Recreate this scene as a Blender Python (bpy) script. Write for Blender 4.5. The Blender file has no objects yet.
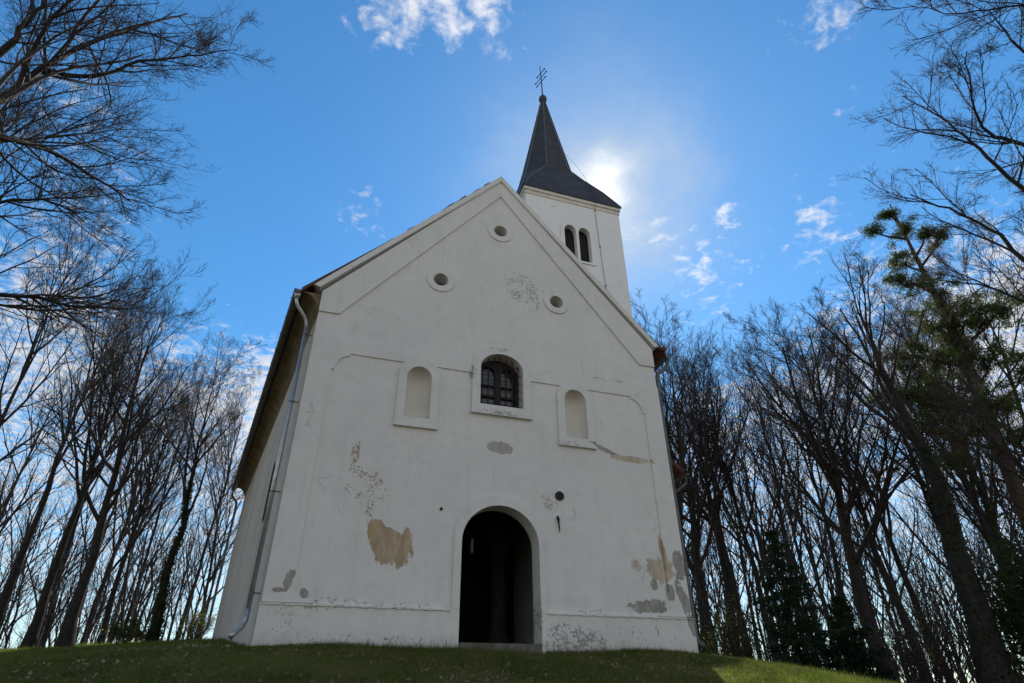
import bpy, bmesh, math, random
import numpy as np
from mathutils import Vector, Matrix
from mathutils.geometry import tessellate_polygon
rad = math.radians
S = bpy.context.scene
COL = S.collection
rng = np.random.default_rng(7)
random.seed(7)

# ------------------------------------------------------------------ camera
cd = bpy.data.cameras.new('camera'); cam = bpy.data.objects.new('camera', cd); COL.objects.link(cam)
CR = [[0.947459672152322, -0.31979724602142773, -0.0070633619562659915],
      [-0.1612512177995512, -0.4965748077259389, 0.852884227248991],
      [0.27625751465467235, 0.8069344346160086, 0.5220522998970183]]
m = Matrix(((CR[0][0], CR[1][0], -CR[2][0]), (CR[0][1], CR[1][1], -CR[2][1]), (CR[0][2], CR[1][2], -CR[2][2])))
cam.matrix_world = Matrix.Translation((-4.26945, -13.51973, -0.83252)) @ m.to_4x4()
cd.sensor_width = 36; cd.lens = 591.89 / 1024 * 36; cd.clip_end = 2000; cd.clip_start = 0.05
S.camera = cam

# ------------------------------------------------------------------ world
SUN = Vector((0.3604, 0.6063, 0.7089)).normalized()
sun_el = math.asin(SUN.z); sun_az = math.atan2(SUN.x, SUN.y)
w = bpy.data.worlds.new('World'); S.world = w; w.use_nodes = True
nt = w.node_tree; nt.nodes.clear()

class NB:
    """tiny node-building helper"""
    def __init__(s, t): s.t = t
    def new(s, ty, **kw):
        n = s.t.nodes.new(ty)
        for k, v in kw.items(): setattr(n, k, v)
        return n
    def put(s, sock, v):
        if hasattr(v, 'links'): s.t.links.new(v, sock)
        elif v is not None: sock.default_value = v
    def math(s, op, a, b=None, c=None, clamp=False):
        n = s.new('ShaderNodeMath', operation=op, use_clamp=clamp)
        s.put(n.inputs[0], a); s.put(n.inputs[1], b); s.put(n.inputs[2], c)
        return n.outputs[0]
    def vec(s, op, a, b=None, c=None):
        n = s.new('ShaderNodeVectorMath', operation=op)
        s.put(n.inputs[0], a); s.put(n.inputs[1], b)
        return n.outputs['Value'] if op in ('LENGTH', 'DOT_PRODUCT', 'DISTANCE') else n.outputs[0]
    def noise(s, v, scale, detail=4, rough=0.55, dist=0.0):
        n = s.new('ShaderNodeTexNoise'); s.put(n.inputs['Vector'], v)
        n.inputs['Scale'].default_value = scale; n.inputs['Detail'].default_value = detail
        n.inputs['Roughness'].default_value = rough; n.inputs['Distortion'].default_value = dist
        return n.outputs['Fac']
    def step(s, v, a, b):
        n = s.new('ShaderNodeMapRange', interpolation_type='SMOOTHSTEP', clamp=True)
        s.put(n.inputs[0], v); n.inputs[1].default_value = a; n.inputs[2].default_value = b
        return n.outputs[0]
    def mix(s, f, a, b, mode='MIX'):
        n = s.new('ShaderNodeMix', data_type='RGBA', blend_type=mode)
        s.put(n.inputs[0], f); s.put(n.inputs[6], a); s.put(n.inputs[7], b)
        return n.outputs[2]

W = NB(nt)
tc = W.new('ShaderNodeTexCoord').outputs['Generated']
sky = W.new('ShaderNodeTexSky', sky_type='NISHITA')
sky.sun_disc = False; sky.sun_elevation = sun_el; sky.sun_rotation = sun_az
sky.air_density = 1.0; sky.dust_density = 0.1; sky.ozone_density = 3.0; sky.altitude = 300
hsv = W.new('ShaderNodeHueSaturation'); hsv.inputs['Saturation'].default_value = 1.24; hsv.inputs['Value'].default_value = 1.0
nt.links.new(sky.outputs[0], hsv.inputs['Color'])
skyc = W.mix(1.0, hsv.outputs[0], (0.90, 1.06, 0.99, 1), 'MULTIPLY')   # camera white balance: a touch more cyan
sep = W.new('ShaderNodeSeparateXYZ'); nt.links.new(tc, sep.inputs[0])
zc = W.math('MAXIMUM', sep.outputs[2], 0.06)
inv = W.math('DIVIDE', 1.0, zc)
cmb = W.new('ShaderNodeCombineXYZ')
W.put(cmb.inputs[0], W.math('MULTIPLY', sep.outputs[0], inv)); W.put(cmb.inputs[1], W.math('MULTIPLY', sep.outputs[1], inv))
plane = cmb.outputs[0]
n1 = W.noise(plane, 3.4, 8, 0.62, 0.3)
n2 = W.noise(plane, 24.0, 9, 0.62, 0.35)
nn = W.math('ADD', W.math('MULTIPLY', n1, 0.36), W.math('MULTIPLY', n2, 0.64))
# cloud cover: more cloud low in the sky, plus a few banks higher up
cover = W.math('MULTIPLY', W.step(sep.outputs[2], 0.56, 0.36), 0.265)
cover = W.math('ADD', cover, W.math('MULTIPLY', W.step(sep.outputs[1], 0.05, -0.45), 0.24))   # added unseen cloud behind the camera, brightens and neutralises the facade's shade light
def bank(d, r, amt, tot):
    d = Vector(d).normalized()
    dd = W.vec('DISTANCE', tc, (d.x, d.y, d.z))
    g = W.math('EXPONENT', W.math('MULTIPLY', W.math('POWER', W.math('DIVIDE', dd, r), 2.0), -1.0))
    return W.math('ADD', tot, W.math('MULTIPLY', g, amt))
for d, r, a in [((0.045, 0.485, 0.873), 0.075, .23), ((0.135, 0.487, 0.863), 0.06, .21), ((-.03, .53, .845), .055, .16),
                ((0.449, 0.617, 0.646), 0.04, .20), ((0.538, 0.54, 0.647), 0.026, .19), ((0.641, 0.473, 0.604), 0.06, .15),
                ((0.528, 0.611, 0.59), 0.075, .21), ((0.612, 0.351, 0.709), 0.03, .19), ((0.546, 0.278, 0.79), 0.06, .2),
                ((0.707, 0.503, 0.497), 0.11, .08), ((0.794, 0.364, 0.486), 0.16, .16), ((-0.353, 0.772, 0.528), 0.12, .18),
                ((-0.416, 0.605, 0.679), 0.13, .14), ((-0.107, 0.896, 0.431), 0.08, .12), ((-0.005, 0.727, 0.687), 0.05, .12), ((0.01, 0.76, 0.65), 0.04, .10)]:
    cover = bank(d, r, a, cover)
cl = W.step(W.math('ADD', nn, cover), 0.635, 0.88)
# thin veil of cloud round the sun
dsun = W.vec('DISTANCE', tc, tuple(SUN))
veil = W.math('MULTIPLY', W.math('EXPONENT', W.math('MULTIPLY', W.math('POWER', W.math('DIVIDE', W.math('ADD', dsun, W.math('MULTIPLY', W.math('SUBTRACT', n1, .5), .34)), 0.128), 2.0), -1.0)),
              W.math('ADD', 0.35, W.math('MULTIPLY', n1, 0.9)))
core = W.math('EXPONENT', W.math('MULTIPLY', W.math('POWER', W.math('DIVIDE', W.math('ADD', dsun, W.math('MULTIPLY', W.math('SUBTRACT', n1, .5), .18)), 0.044), 2.0), -1.0))
lum = W.math('ADD', 4.3, W.math('MULTIPLY', W.math('EXPONENT', W.math('MULTIPLY', dsun, -3.0)), 3.0))
ccol = W.new('ShaderNodeCombineColor')
W.put(ccol.inputs[0], lum); W.put(ccol.inputs[1], lum); W.put(ccol.inputs[2], W.math('MULTIPLY', lum, 1.03))
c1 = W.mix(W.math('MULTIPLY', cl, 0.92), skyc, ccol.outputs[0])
c2 = W.mix(W.math('MULTIPLY', veil, 0.92, clamp=True), c1, (3.5, 3.85, 4.15, 1))
c3 = W.mix(W.math('MULTIPLY', core, 0.9, clamp=True), c2, (8, 8, 7.8, 1))
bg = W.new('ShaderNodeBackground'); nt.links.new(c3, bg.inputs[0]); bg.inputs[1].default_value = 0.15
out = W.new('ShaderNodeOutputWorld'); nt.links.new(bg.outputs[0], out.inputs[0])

sd = bpy.data.lights.new('sun', 'SUN'); so = bpy.data.objects.new('sun', sd); COL.objects.link(so)
sd.energy = 5.0; sd.angle = rad(0.53); sd.color = (1, .95, .87)
so.rotation_euler = SUN.to_track_quat('Z', 'Y').to_euler(); so.location = (20, 33, 60)
S.view_settings.view_transform = 'Standard'; S.view_settings.look = 'None'
S.view_settings.exposure = 0.25; S.view_settings.gamma = 1.0; S.view_settings.use_curve_mapping = False
S.cycles.max_bounces = 6; S.cycles.transparent_max_bounces = 8
S.cycles.use_denoising = True

# ------------------------------------------------------------------ helpers
def gz(x, y):
    x = np.asarray(x, float); y = np.asarray(y, float)
    z = np.where(y < 0, 0.12 + 0.19 * np.maximum(y, -40), 0.12 + 0.085 * np.minimum(y, 18) - 0.10 * np.clip(y - 18, 0, 60))
    e = np.clip((y - 5) / 9, 0, 1); z = z + .06 * e * e * (3 - 2 * e) * np.clip((-x - 6) / 2, 0, 1)
    q = np.clip((8 - y) / 10, 0, 1); q = q * q * (3 - 2 * q)
    z = z - (.072 + .05 * q) * np.clip(-x - 6, 0, 10) - .12 * np.clip(-x - 16, 0, 60)
    r = np.clip(x - 5.5, 0, 70)
    z = z - .12 * r - 0.085 * np.clip(y, 0, 18) * np.clip(r / 4, 0, 1)
    return z

def tag(o, label=None, cat=None, group=None, kind=None):
    if label: o['label'] = label
    if cat: o['category'] = cat
    if group: o['group'] = group
    if kind: o['kind'] = kind
    return o

def empty(name, loc=(0, 0, 0)):
    o = bpy.data.objects.new(name, None); COL.objects.link(o); o.location = loc
    o.empty_display_size = .3
    return o

def link(name, me, mat, parent=None, smooth=False):
    o = bpy.data.objects.new(name, me); COL.objects.link(o)
    if mat is not None: me.materials.append(mat)
    if parent is not None: o.parent = parent
    if smooth: me.polygons.foreach_set('use_smooth', np.ones(len(me.polygons), bool))
    return o

def obj(name, bm, mat, parent=None, smooth=False, recalc=True):
    if recalc: bmesh.ops.recalc_face_normals(bm, faces=bm.faces)
    me = bpy.data.meshes.new(name); bm.to_mesh(me); bm.free()
    return link(name, me, mat, parent, smooth)

def npmesh(name, V, F):
    """V (n,3); F list of int arrays (m,k)"""
    me = bpy.data.meshes.new(name)
    me.vertices.add(len(V)); me.vertices.foreach_set('co', np.ascontiguousarray(V, np.float32).ravel())
    tot = sum(f.size for f in F); npoly = sum(len(f) for f in F)
    me.loops.add(tot); me.polygons.add(npoly)
    me.loops.foreach_set('vertex_index', np.concatenate([f.ravel() for f in F]).astype(np.int32))
    sizes = np.concatenate([np.full(len(f), f.shape[1]) for f in F])
    st = np.concatenate([[0], np.cumsum(sizes)[:-1]]).astype(np.int32)
    me.polygons.foreach_set('loop_start', st)
    me.update(calc_edges=True); me.validate()
    return me

def box(bm, x0, x1, y0, y1, z0, z1, mat=None):
    v = [bm.verts.new(p) for p in [(x0, y0, z0), (x1, y0, z0), (x1, y1, z0), (x0, y1, z0), (x0, y0, z1), (x1, y0, z1), (x1, y1, z1), (x0, y1, z1)]]
    if mat is not None:
        for q in v: q.co = mat @ q.co
    for f in [(0, 1, 2, 3), (4, 7, 6, 5), (0, 4, 5, 1), (1, 5, 6, 2), (2, 6, 7, 3), (3, 7, 4, 0)]: bm.faces.new([v[i] for i in f])

def prism(bm, poly, y0, y1, cap0=True, cap1=True):
    """closed polygon in (x,z) between y0 and y1"""
    a = [bm.verts.new((x, y0, z)) for x, z in poly]; b = [bm.verts.new((x, y1, z)) for x, z in poly]
    n = len(poly)
    for i in range(n): bm.faces.new((a[i], a[(i + 1) % n], b[(i + 1) % n], b[i]))
    if cap0: bm.faces.new(a)
    if cap1: bm.faces.new(b[::-1])

def plate(bm, outer, holes, yf, yb, back=False, hole_depth=None):
    """flat plate in the xz plane with holes; front at yf, edges running to yb"""
    loops = [outer] + list(holes)
    tris = tessellate_polygon([[Vector((x, z, 0)) for x, z in l] for l in loops])
    flat = [p for l in loops for p in l]
    fv = [bm.verts.new((x, yf, z)) for x, z in flat]
    for t in tris:
        try: bm.faces.new([fv[i] for i in t])
        except ValueError: pass
    bv = [bm.verts.new((x, yb, z)) for x, z in flat]
    if back:
        for t in tris:
            try: bm.faces.new([bv[i] for i in t][::-1])
            except ValueError: pass
    o = 0
    for l in loops:
        n = len(l)
        for i in range(n):
            a, b = o + i, o + (i + 1) % n
            bm.faces.new((fv[a], fv[b], bv[b], bv[a]))
        o += n

def arch(cx, hw, z0, zs, zt, n=20):
    """outline with a semi-elliptic head"""
    pts = [(cx - hw, z0), (cx + hw, z0)]
    for i in range(n + 1):
        a = math.pi * i / n
        pts.append((cx + hw * math.cos(a), zs + (zt - zs) * math.sin(a)))
    return pts

def circle(cx, cz, r, n=28): return [(cx + r * math.cos(2 * math.pi * i / n), cz + r * math.sin(2 * math.pi * i / n)) for i in range(n)]

def tube(bm, pts, r, sides=10, cap=True):
    pts = [Vector(p) for p in pts]; rs = r if isinstance(r, (list, tuple)) else [r] * len(pts)
    rings = []; u = None
    for i, p in enumerate(pts):
        t = (pts[min(i + 1, len(pts) - 1)] - pts[max(i - 1, 0)]).normalized()
        if u is None: u = t.orthogonal().normalized()
        else: u = (u - t * u.dot(t)).normalized()
        v = t.cross(u)
        rings.append([bm.verts.new(p + rs[i] * (math.cos(2 * math.pi * k / sides) * u + math.sin(2 * math.pi * k / sides) * v)) for k in range(sides)])
    for a, b in zip(rings, rings[1:]):
        for k in range(sides): bm.faces.new((a[k], a[(k + 1) % sides], b[(k + 1) % sides], b[k]))
    if cap: bm.faces.new(rings[0][::-1]); bm.faces.new(rings[-1])

def lathe(bm, prof, cx, cy, n=20):
    rings = [[bm.verts.new((cx + r * math.cos(2 * math.pi * k / n), cy + r * math.sin(2 * math.pi * k / n), z)) for k in range(n)] for r, z in prof]
    for a, b in zip(rings, rings[1:]):
        for k in range(n): bm.faces.new((a[k], a[(k + 1) % n], b[(k + 1) % n], b[k]))
    bm.faces.new(rings[0][::-1]); bm.faces.new(rings[-1])

# ------------------------------------------------------------------ materials
def mat(name):
    mt = bpy.data.materials.new(name); mt.use_nodes = True
    b = NB(mt.node_tree); p = mt.node_tree.nodes['Principled BSDF']
    return mt, b, p

def simple(name, col, rough=.8, metal=0.0, var=.25, scale=8.0, bump=.0, col2=None, spec=.3):
    mt, b, p = mat(name)
    co = b.new('ShaderNodeTexCoord').outputs['Object']
    n = b.noise(co, scale, 6, .6)
    c2 = col2 or tuple(c * (1 - var) for c in col)
    f = b.step(n, .35, .65)
    b.put(p.inputs['Base Color'], b.mix(f, (*col, 1), (*c2, 1)))
    p.inputs['Roughness'].default_value = rough; p.inputs['Metallic'].default_value = metal
    p.inputs['Specular IOR Level'].default_value = spec
    if bump:
        bn = b.new('ShaderNodeBump'); bn.inputs['Strength'].default_value = bump; bn.inputs['Distance'].default_value = .02
        b.put(bn.inputs['Height'], n); b.put(p.inputs['Normal'], bn.outputs[0])
    return mt

TAN = (.38, .285, .175); GREY = (.29, .265, .22); LTAN = (.44, .36, .25)
PATCH = [  # cx, cz, rx, rz, tilt, edge noise, speckle threshold (0 = solid), colour
    (-2.44, 2.08, .40, .34, -.25, .75, 0, TAN), (-2.82, 2.40, .20, .25, .25, .7, 0, (.37, .255, .135)), (-2.60, 2.30, .30, .22, -.2, .8, 0, TAN), (-2.16, 2.20, .13, .34, -.1, .8, 0, TAN),
    (-3.50, 4.12, .10, .38, 0, .9, .50, TAN), (-3.32, 3.72, .28, .16, 0, .9, .53, TAN), (-3.0, 3.55, .22, .22, 0, .9, .52, TAN),
    (-2.92, 3.25, .26, .20, .2, .9, .52, TAN), (-3.42, 3.25, .28, .14, -.4, .9, .54, GREY), (-3.02, 2.85, .09, .32, .1, .9, .5, TAN),
    (.72, 9.85, .55, .62, .5, .9, .535, GREY), (.95, 9.45, .34, .42, .5, .9, .53, GREY), (1.3, 10.1, .5, .25, -.5, .9, .58, GREY),
    (.02, 4.70, .33, .155, -.02, .30, 0, (.36, .33, .27)),
    (2.95, 5.00, .42, .06, -.35, .9, 0, GREY), (3.75, 4.80, .62, .085, -.02, .75, 0, LTAN),
    (4.22, 1.98, .34, .27, .1, .95, 0, LTAN), (4.35, 2.35, .07, .45, .1, .8, 0, TAN), (4.75, 2.12, .16, .34, 0, .8, 0, GREY),
    (3.55, 2.05, .14, .16, .0, 1., .48, LTAN), (3.98, 1.62, .10, .13, 0, .6, 0, GREY), (4.38, 1.45, .11, .2, 0, .4, 0, GREY),
    (3.82, 1.13, .5, .14, .05, .8, 0, GREY), (4.72, 1.35, .12, .42, .3, .9, 0, GREY), (4.86, .78, .1, .25, .2, .8, 0, GREY),
    (-4.46, 1.34, .085, .2, -.2, .7, 0, GREY), (-4.60, 1.14, .13, .045, 0, .6, 0, GREY), (-4.12, 1.10, .07, .09, .5, .8, 0, GREY),
    (1.55, .50, .45, .26, 0, .9, .53, GREY), (2.05, .33, .62, .26, 0, .9, .49, GREY), (1.3, .22, .45, .14, 0, .9, .53, GREY),
    (3.6, .55, 1.2, .30, 0, .9, .60, GREY), (-1.9, .93, 1.0, .10, 0, .9, .55, GREY), (-3.6, .90, .9, .16, 0, .9, .57, GREY),
    (-2.6, .25, 1.9, .16, 0, .9, .58, GREY), (-4.3, .6, .6, .35, 0, .9, .60, GREY), (2.3, .95, .4, .08, 0, .9, .54, LTAN),
    (1.32, 3.42, .20, .24, .5, .9, .51, LTAN), (1.95, 3.1, .18, .25, 0, .9, .57, GREY), (3.3, 7.16, .7, .07, 0, .9, .53, GREY),
    (.05, 5.63, .75, .10, 0, .9, .55, GREY), (-.05, 7.55, .3, .10, 0, .9, .54, GREY), (2.05, 5.03, .5, .08, 0, .9, .55, GREY), (-.78, 6.72, .1, .2, 0, .9, .5, GREY),
    (.93, .75, .08, .45, 0, .9, .50, GREY),
]

def plaster(name, base, patches, streak=0.0, dirt=.18, low_dirt=True, sf=7.0):
    mt, b, p = mat(name)
    co = b.new('ShaderNodeTexCoord').outputs['Object']
    sp = b.new('ShaderNodeSeparateXYZ'); b.put(sp.inputs[0], co)
    big = b.noise(co, .55, 6, .6); mid = b.noise(co, 3.2, 8, .62); fine = b.noise(co, 26, 4, .6)
    spk = b.noise(co, 15, 8, .72)
    jag = b.noise(b.vec('MULTIPLY', co, (9, 9, 3.2)), 1.0, 6, .68)
    vst = b.noise(b.vec('MULTIPLY', co, (6, 6, 1.3)), 1.0, 6, .7)
    col = b.mix(b.math('MULTIPLY', b.step(big, .32, .70), dirt * 2.0), (*base, 1), tuple(c * k for c, k in zip(base, (.80, .81, .82))) + (1,))
    col = b.mix(b.math('MULTIPLY', b.step(mid, .44, .72), dirt * 1.3), col, tuple(c * .72 for c in base) + (1,))
    # fine rain streaks
    stv = b.vec('MULTIPLY', co, (sf, sf, sf * .05))
    st = b.noise(stv, 1.0, 6, .6)
    col = b.mix(b.math('MULTIPLY', b.step(st, .50, .75), .12 + streak), col, tuple(c * k for c, k in zip(base, (.48, .46, .42))) + (1,))
    if low_dirt:  # splash-back stain along the foot of the wall
        f = b.math('MULTIPLY', b.step(b.math('ADD', sp.outputs[2], b.math('MULTIPLY', mid, .9)), .95, .35), .45)
        col = b.mix(f, col, (.17, .175, .14, 1))
    # hairline cracks
    vo = b.new('ShaderNodeTexVoronoi', feature='DISTANCE_TO_EDGE'); vo.inputs['Scale'].default_value = .55
    wob = b.new('ShaderNodeTexNoise'); b.put(wob.inputs['Vector'], co); wob.inputs['Scale'].default_value = 2.2; wob.inputs['Detail'].default_value = 7
    b.put(vo.inputs['Vector'], b.vec('ADD', co, b.vec('SCALE', wob.outputs['Color'])))
    vo.inputs['Vector'].links[0].from_node.inputs[1].links[0].from_node.inputs['Scale'].default_value = .5
    crack = b.math('MULTIPLY', b.step(vo.outputs['Distance'], .012, .003), b.step(b.noise(co, .9, 3), .55, .66))
    col = b.mix(b.math('MULTIPLY', crack, .36), col, tuple(c * .45 for c in base) + (1,))
    # repaint tones and rubbed areas
    rp = b.noise(b.vec('MULTIPLY', co, (1, 1, 1.8)), 1.3, 9, .72)
    col = b.mix(b.math('MULTIPLY', b.step(rp, .52, .62), dirt * 1.3), col, tuple(c * k for c, k in zip(base, (.74, .75, .75))) + (1,))
    hole = None
    for cx, cz, rx, rz, tilt, ed, thr, pc in patches:
        ct, s_ = math.cos(tilt), math.sin(tilt)
        dx = b.math('SUBTRACT', sp.outputs[0], cx); dz = b.math('SUBTRACT', sp.outputs[2], cz)
        u = b.math('ADD', b.math('MULTIPLY', dx, ct / rx), b.math('MULTIPLY', dz, s_ / rx))
        v = b.math('ADD', b.math('MULTIPLY', dx, -s_ / rz), b.math('MULTIPLY', dz, ct / rz))
        d = b.math('ADD', b.math('POWER', b.math('ABSOLUTE', u), 2 if thr else 2.5), b.math('POWER', b.math('ABSOLUTE', v), 2 if thr else 2.5))
        d = b.math('ADD', d, b.math('MULTIPLY', b.math('SUBTRACT', mid, .5), ed * 5.0))
        if thr:
            mk = b.math('MULTIPLY', b.step(d, 1.25, .55), b.step(b.math('ADD', spk, b.math('MULTIPLY', b.math('SUBTRACT', mid, .5), .55)), thr + .01, thr + .035))
        else:
            d = b.math('ADD', d, b.math('ADD', b.math('MULTIPLY', b.math('SUBTRACT', jag, .5), 3.0), b.math('MULTIPLY', b.math('SUBTRACT', spk, .5), 1.9)))
            mk = b.step(d, 1.05, .97)
        c_ = b.mix(b.step(vst, .40, .64), (*pc, 1), tuple(min(1, c * k) for c, k in zip(pc, (1.28, 1.38, 1.58))) + (1,))
        col = b.mix(mk, col, c_)
        hole = mk if hole is None else b.math('MAXIMUM', hole, mk)
    h = b.math('ADD', b.math('MULTIPLY', mid, .5), b.math('MULTIPLY', fine, .16))
    if hole is not None: h = b.math('SUBTRACT', h, b.math('MULTIPLY', hole, 1.1))
    bn = b.new('ShaderNodeBump'); bn.inputs['Strength'].default_value = .55; bn.inputs['Distance'].default_value = .04
    b.put(bn.inputs['Height'], h); b.put(p.inputs['Normal'], bn.outputs[0])
    b.put(p.inputs['Base Color'], col)
    p.inputs['Roughness'].default_value = .92; p.inputs['Specular IOR Level'].default_value = .15
    return mt

M = {}
M['plaster'] = plaster('aged_white_plaster', (.72, .70, .645), PATCH)
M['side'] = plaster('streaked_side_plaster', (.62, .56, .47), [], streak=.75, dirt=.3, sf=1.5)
M['tower'] = plaster('white_tower_plaster', (.86, .84, .80), [], dirt=.10, low_dirt=False)
M['niche'] = plaster('niche_plaster', (.70, .66, .57), [], dirt=.12, low_dirt=False)
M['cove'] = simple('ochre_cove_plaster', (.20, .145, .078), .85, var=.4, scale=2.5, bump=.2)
M['stone'] = simple('step_stone', (.15, .145, .115), .9, var=.5, scale=5, bump=.6)
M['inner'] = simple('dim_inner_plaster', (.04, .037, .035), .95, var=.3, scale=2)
mt, b, p = mat('slate_grey_sheet')
co = b.new('ShaderNodeTexCoord').outputs['Object']
br_ = b.new('ShaderNodeTexWave', wave_type='BANDS', bands_direction='Z', wave_profile='SAW'); b.put(br_.inputs['Vector'], co); br_.inputs['Scale'].default_value = .9; br_.inputs['Distortion'].default_value = .6
nz = b.noise(co, 2.2, 7, .7)
b.put(p.inputs['Base Color'], b.mix(b.step(nz, .36, .66), (.050, .043, .041, 1), (.024, .022, .023, 1)))
p.inputs['Roughness'].default_value = .62
bn = b.new('ShaderNodeBump'); bn.inputs['Strength'].default_value = .8; bn.inputs['Distance'].default_value = .05
b.put(bn.inputs['Height'], b.math('ADD', br_.outputs['Fac'], b.math('MULTIPLY', nz, .8))); b.put(p.inputs['Normal'], bn.outputs[0])
M['shingle'] = mt
M['tile'] = simple('weathered_roof_tile', (.15, .06, .042), .8, var=.45, scale=4, bump=.4)
M['darktile'] = simple('mossy_dark_tile', (.085, .07, .055), .85, var=.4, scale=9, bump=.4)
M['zinc'] = simple('zinc_pipe', (.50, .50, .49), .30, metal=.6, var=.25, scale=6)
M['dullzinc'] = simple('dull_gutter_metal', (.15, .15, .145), .55, metal=.3, var=.35, scale=5)
M['iron'] = simple('black_iron', (.02, .02, .022), .5, metal=.5, var=.3)
M['wood'] = simple('red_brown_window_wood', (.035, .020, .016), .6, var=.3, scale=12)
M['cream'] = simple('cream_cornice', (.72, .66, .56), .85, var=.15, scale=3)
M['lamp'] = simple('pale_lantern', (.20, .20, .19), .5, var=.1)
M['glass'] = None
mt, b, p = mat('dusty_window_glass')
p.inputs['Base Color'].default_value = (.02, .025, .03, 1); p.inputs['Roughness'].default_value = .12; p.inputs['Specular IOR Level'].default_value = .6
M['glass'] = mt
M['dark'] = simple('dark_opening_shade', (.03, .026, .024), .9, var=.3)  # flat near-black standing in for the shade inside wall openings

def bark(name, a, c2):
    mt, b, p = mat(name)
    co = b.new('ShaderNodeTexCoord').outputs['Object']
    v = b.vec('MULTIPLY', co, (6, 6, 1.6)); n = b.noise(v, 2.2, 6, .65); n0 = b.noise(co, .7, 3)
    col = b.mix(b.step(n, .38, .66), (*a, 1), (*c2, 1))
    col = b.mix(b.math('MULTIPLY', b.step(n0, .5, .7), .5), col, (.034, .038, .02, 1))
    b.put(p.inputs['Base Color'], col); p.inputs['Roughness'].default_value = .9; p.inputs['Specular IOR Level'].default_value = .2
    bn = b.new('ShaderNodeBump'); bn.inputs['Strength'].default_value = .7; bn.inputs['Distance'].default_value = .03
    b.put(bn.inputs['Height'], n); b.put(p.inputs['Normal'], bn.outputs[0])
    return mt
M['bark'] = bark('grey_brown_bark', (.042, .036, .031), (.017, .015, .013))
M['palebark'] = bark('beech_bark', (.032, .027, .023), (.015, .013, .011))
M['pinebark'] = bark('pine_bark', (.10, .06, .04), (.045, .03, .022))
M['twig'] = simple('bare_twig', (.055, .045, .040), .85, var=.35, scale=1.5, spec=.25)

def leafmat(name, a, c2, scale=1.2, trans=.35, tcol=None):
    mt = bpy.data.materials.new(name); mt.use_nodes = True
    b = NB(mt.node_tree); p = mt.node_tree.nodes['Principled BSDF']; o = mt.node_tree.nodes['Material Output']
    co = b.new('ShaderNodeTexCoord').outputs['Object']
    n = b.noise(co, scale, 5, .65); n2 = b.noise(co, scale * 9, 2)
    col = b.mix(b.step(b.math('ADD', b.math('MULTIPLY', n, .6), b.math('MULTIPLY', n2, .4)), .38, .62), (*a, 1), (*c2, 1))
    b.put(p.inputs['Base Color'], col); p.inputs['Roughness'].default_value = .85; p.inputs['Specular IOR Level'].default_value = .1
    t = b.new('ShaderNodeBsdfTranslucent'); b.put(t.inputs['Color'], b.mix(.6, col, (*tcol, 1)) if tcol else col)
    mx = b.new('ShaderNodeMixShader'); mx.inputs[0].default_value = trans
    mt.node_tree.links.new(p.outputs[0], mx.inputs[1]); mt.node_tree.links.new(t.outputs[0], mx.inputs[2]); mt.node_tree.links.new(mx.outputs[0], o.inputs[0])
    return mt
M['needle'] = leafmat('pine_needles', (.058, .088, .032), (.115, .13, .042), trans=.55)
M['spruce'] = leafmat('spruce_needles', (.022, .040, .022), (.04, .062, .03))
M['ivy'] = leafmat('ivy_leaves', (.022, .036, .012), (.042, .06, .018))
M['grass'] = leafmat('grass_blades', (.080, .095, .026), (.20, .165, .085), .8, .55, (.19, .30, .015))
M['budleaf'] = leafmat('fresh_leaves', (.09, .11, .035), (.13, .12, .05), 2, .5, (.25, .30, .04))
M['litter'] = leafmat('fallen_leaf', (.20, .13, .07), (.36, .30, .20), 3, .2)

# ------------------------------------------------------------------ ground
mt, b, p = mat('turf_soil')
co = b.new('ShaderNodeTexCoord').outputs['Object']
n = b.noise(co, .45, 6, .6); n2 = b.noise(co, 5, 8, .7); n3 = b.noise(co, 40, 3, .6)
col = b.mix(b.step(n2, .38, .62), (.075, .072, .024, 1), (.10, .078, .040, 1))
col = b.mix(b.math('MULTIPLY', b.step(n, .45, .65), .5), col, (.10, .075, .045, 1))
b.put(p.inputs['Base Color'], col); p.inputs['Roughness'].default_value = 1; p.inputs['Specular IOR Level'].default_value = .1
bn = b.new('ShaderNodeBump'); bn.inputs['Strength'].default_value = .9; bn.inputs['Distance'].default_value = .06
b.put(bn.inputs['Height'], b.math('ADD', n2, b.math('MULTIPLY', n3, .4))); b.put(p.inputs['Normal'], bn.outputs[0])
M['ground'] = mt
def axis(lo, hi, c0, c1, fine):
    a = list(np.arange(c0, c1 + 1e-6, fine)); s = fine; x = c0
    while x > lo: s *= 1.18; x -= s; a.insert(0, x)
    s = fine; x = c1
    while x < hi: s *= 1.18; x += s; a.append(x)
    return np.array(a)
gx = axis(-500, 500, -18, 20, .35); gy = axis(-160, 700, -18, 22, .35)
GX, GY = np.meshgrid(gx, gy)
GZ = gz(GX, GY) + .05 * np.sin(GX * 1.3 + GY * .7) * np.sin(GY * 1.1 - GX * .4)
V = np.stack([GX, GY, GZ], -1).reshape(-1, 3); nx = len(gx); ny = len(gy)
I = (np.arange(ny - 1)[:, None] * nx + np.arange(nx - 1)[None]).ravel()
g = link('ground', npmesh('ground', V, [np.stack([I, I + 1, I + nx + 1, I + nx], 1)]), M['ground'], smooth=True)
tag(g, 'sloping grassy ground rising to the church', 'ground', kind='structure')

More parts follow.
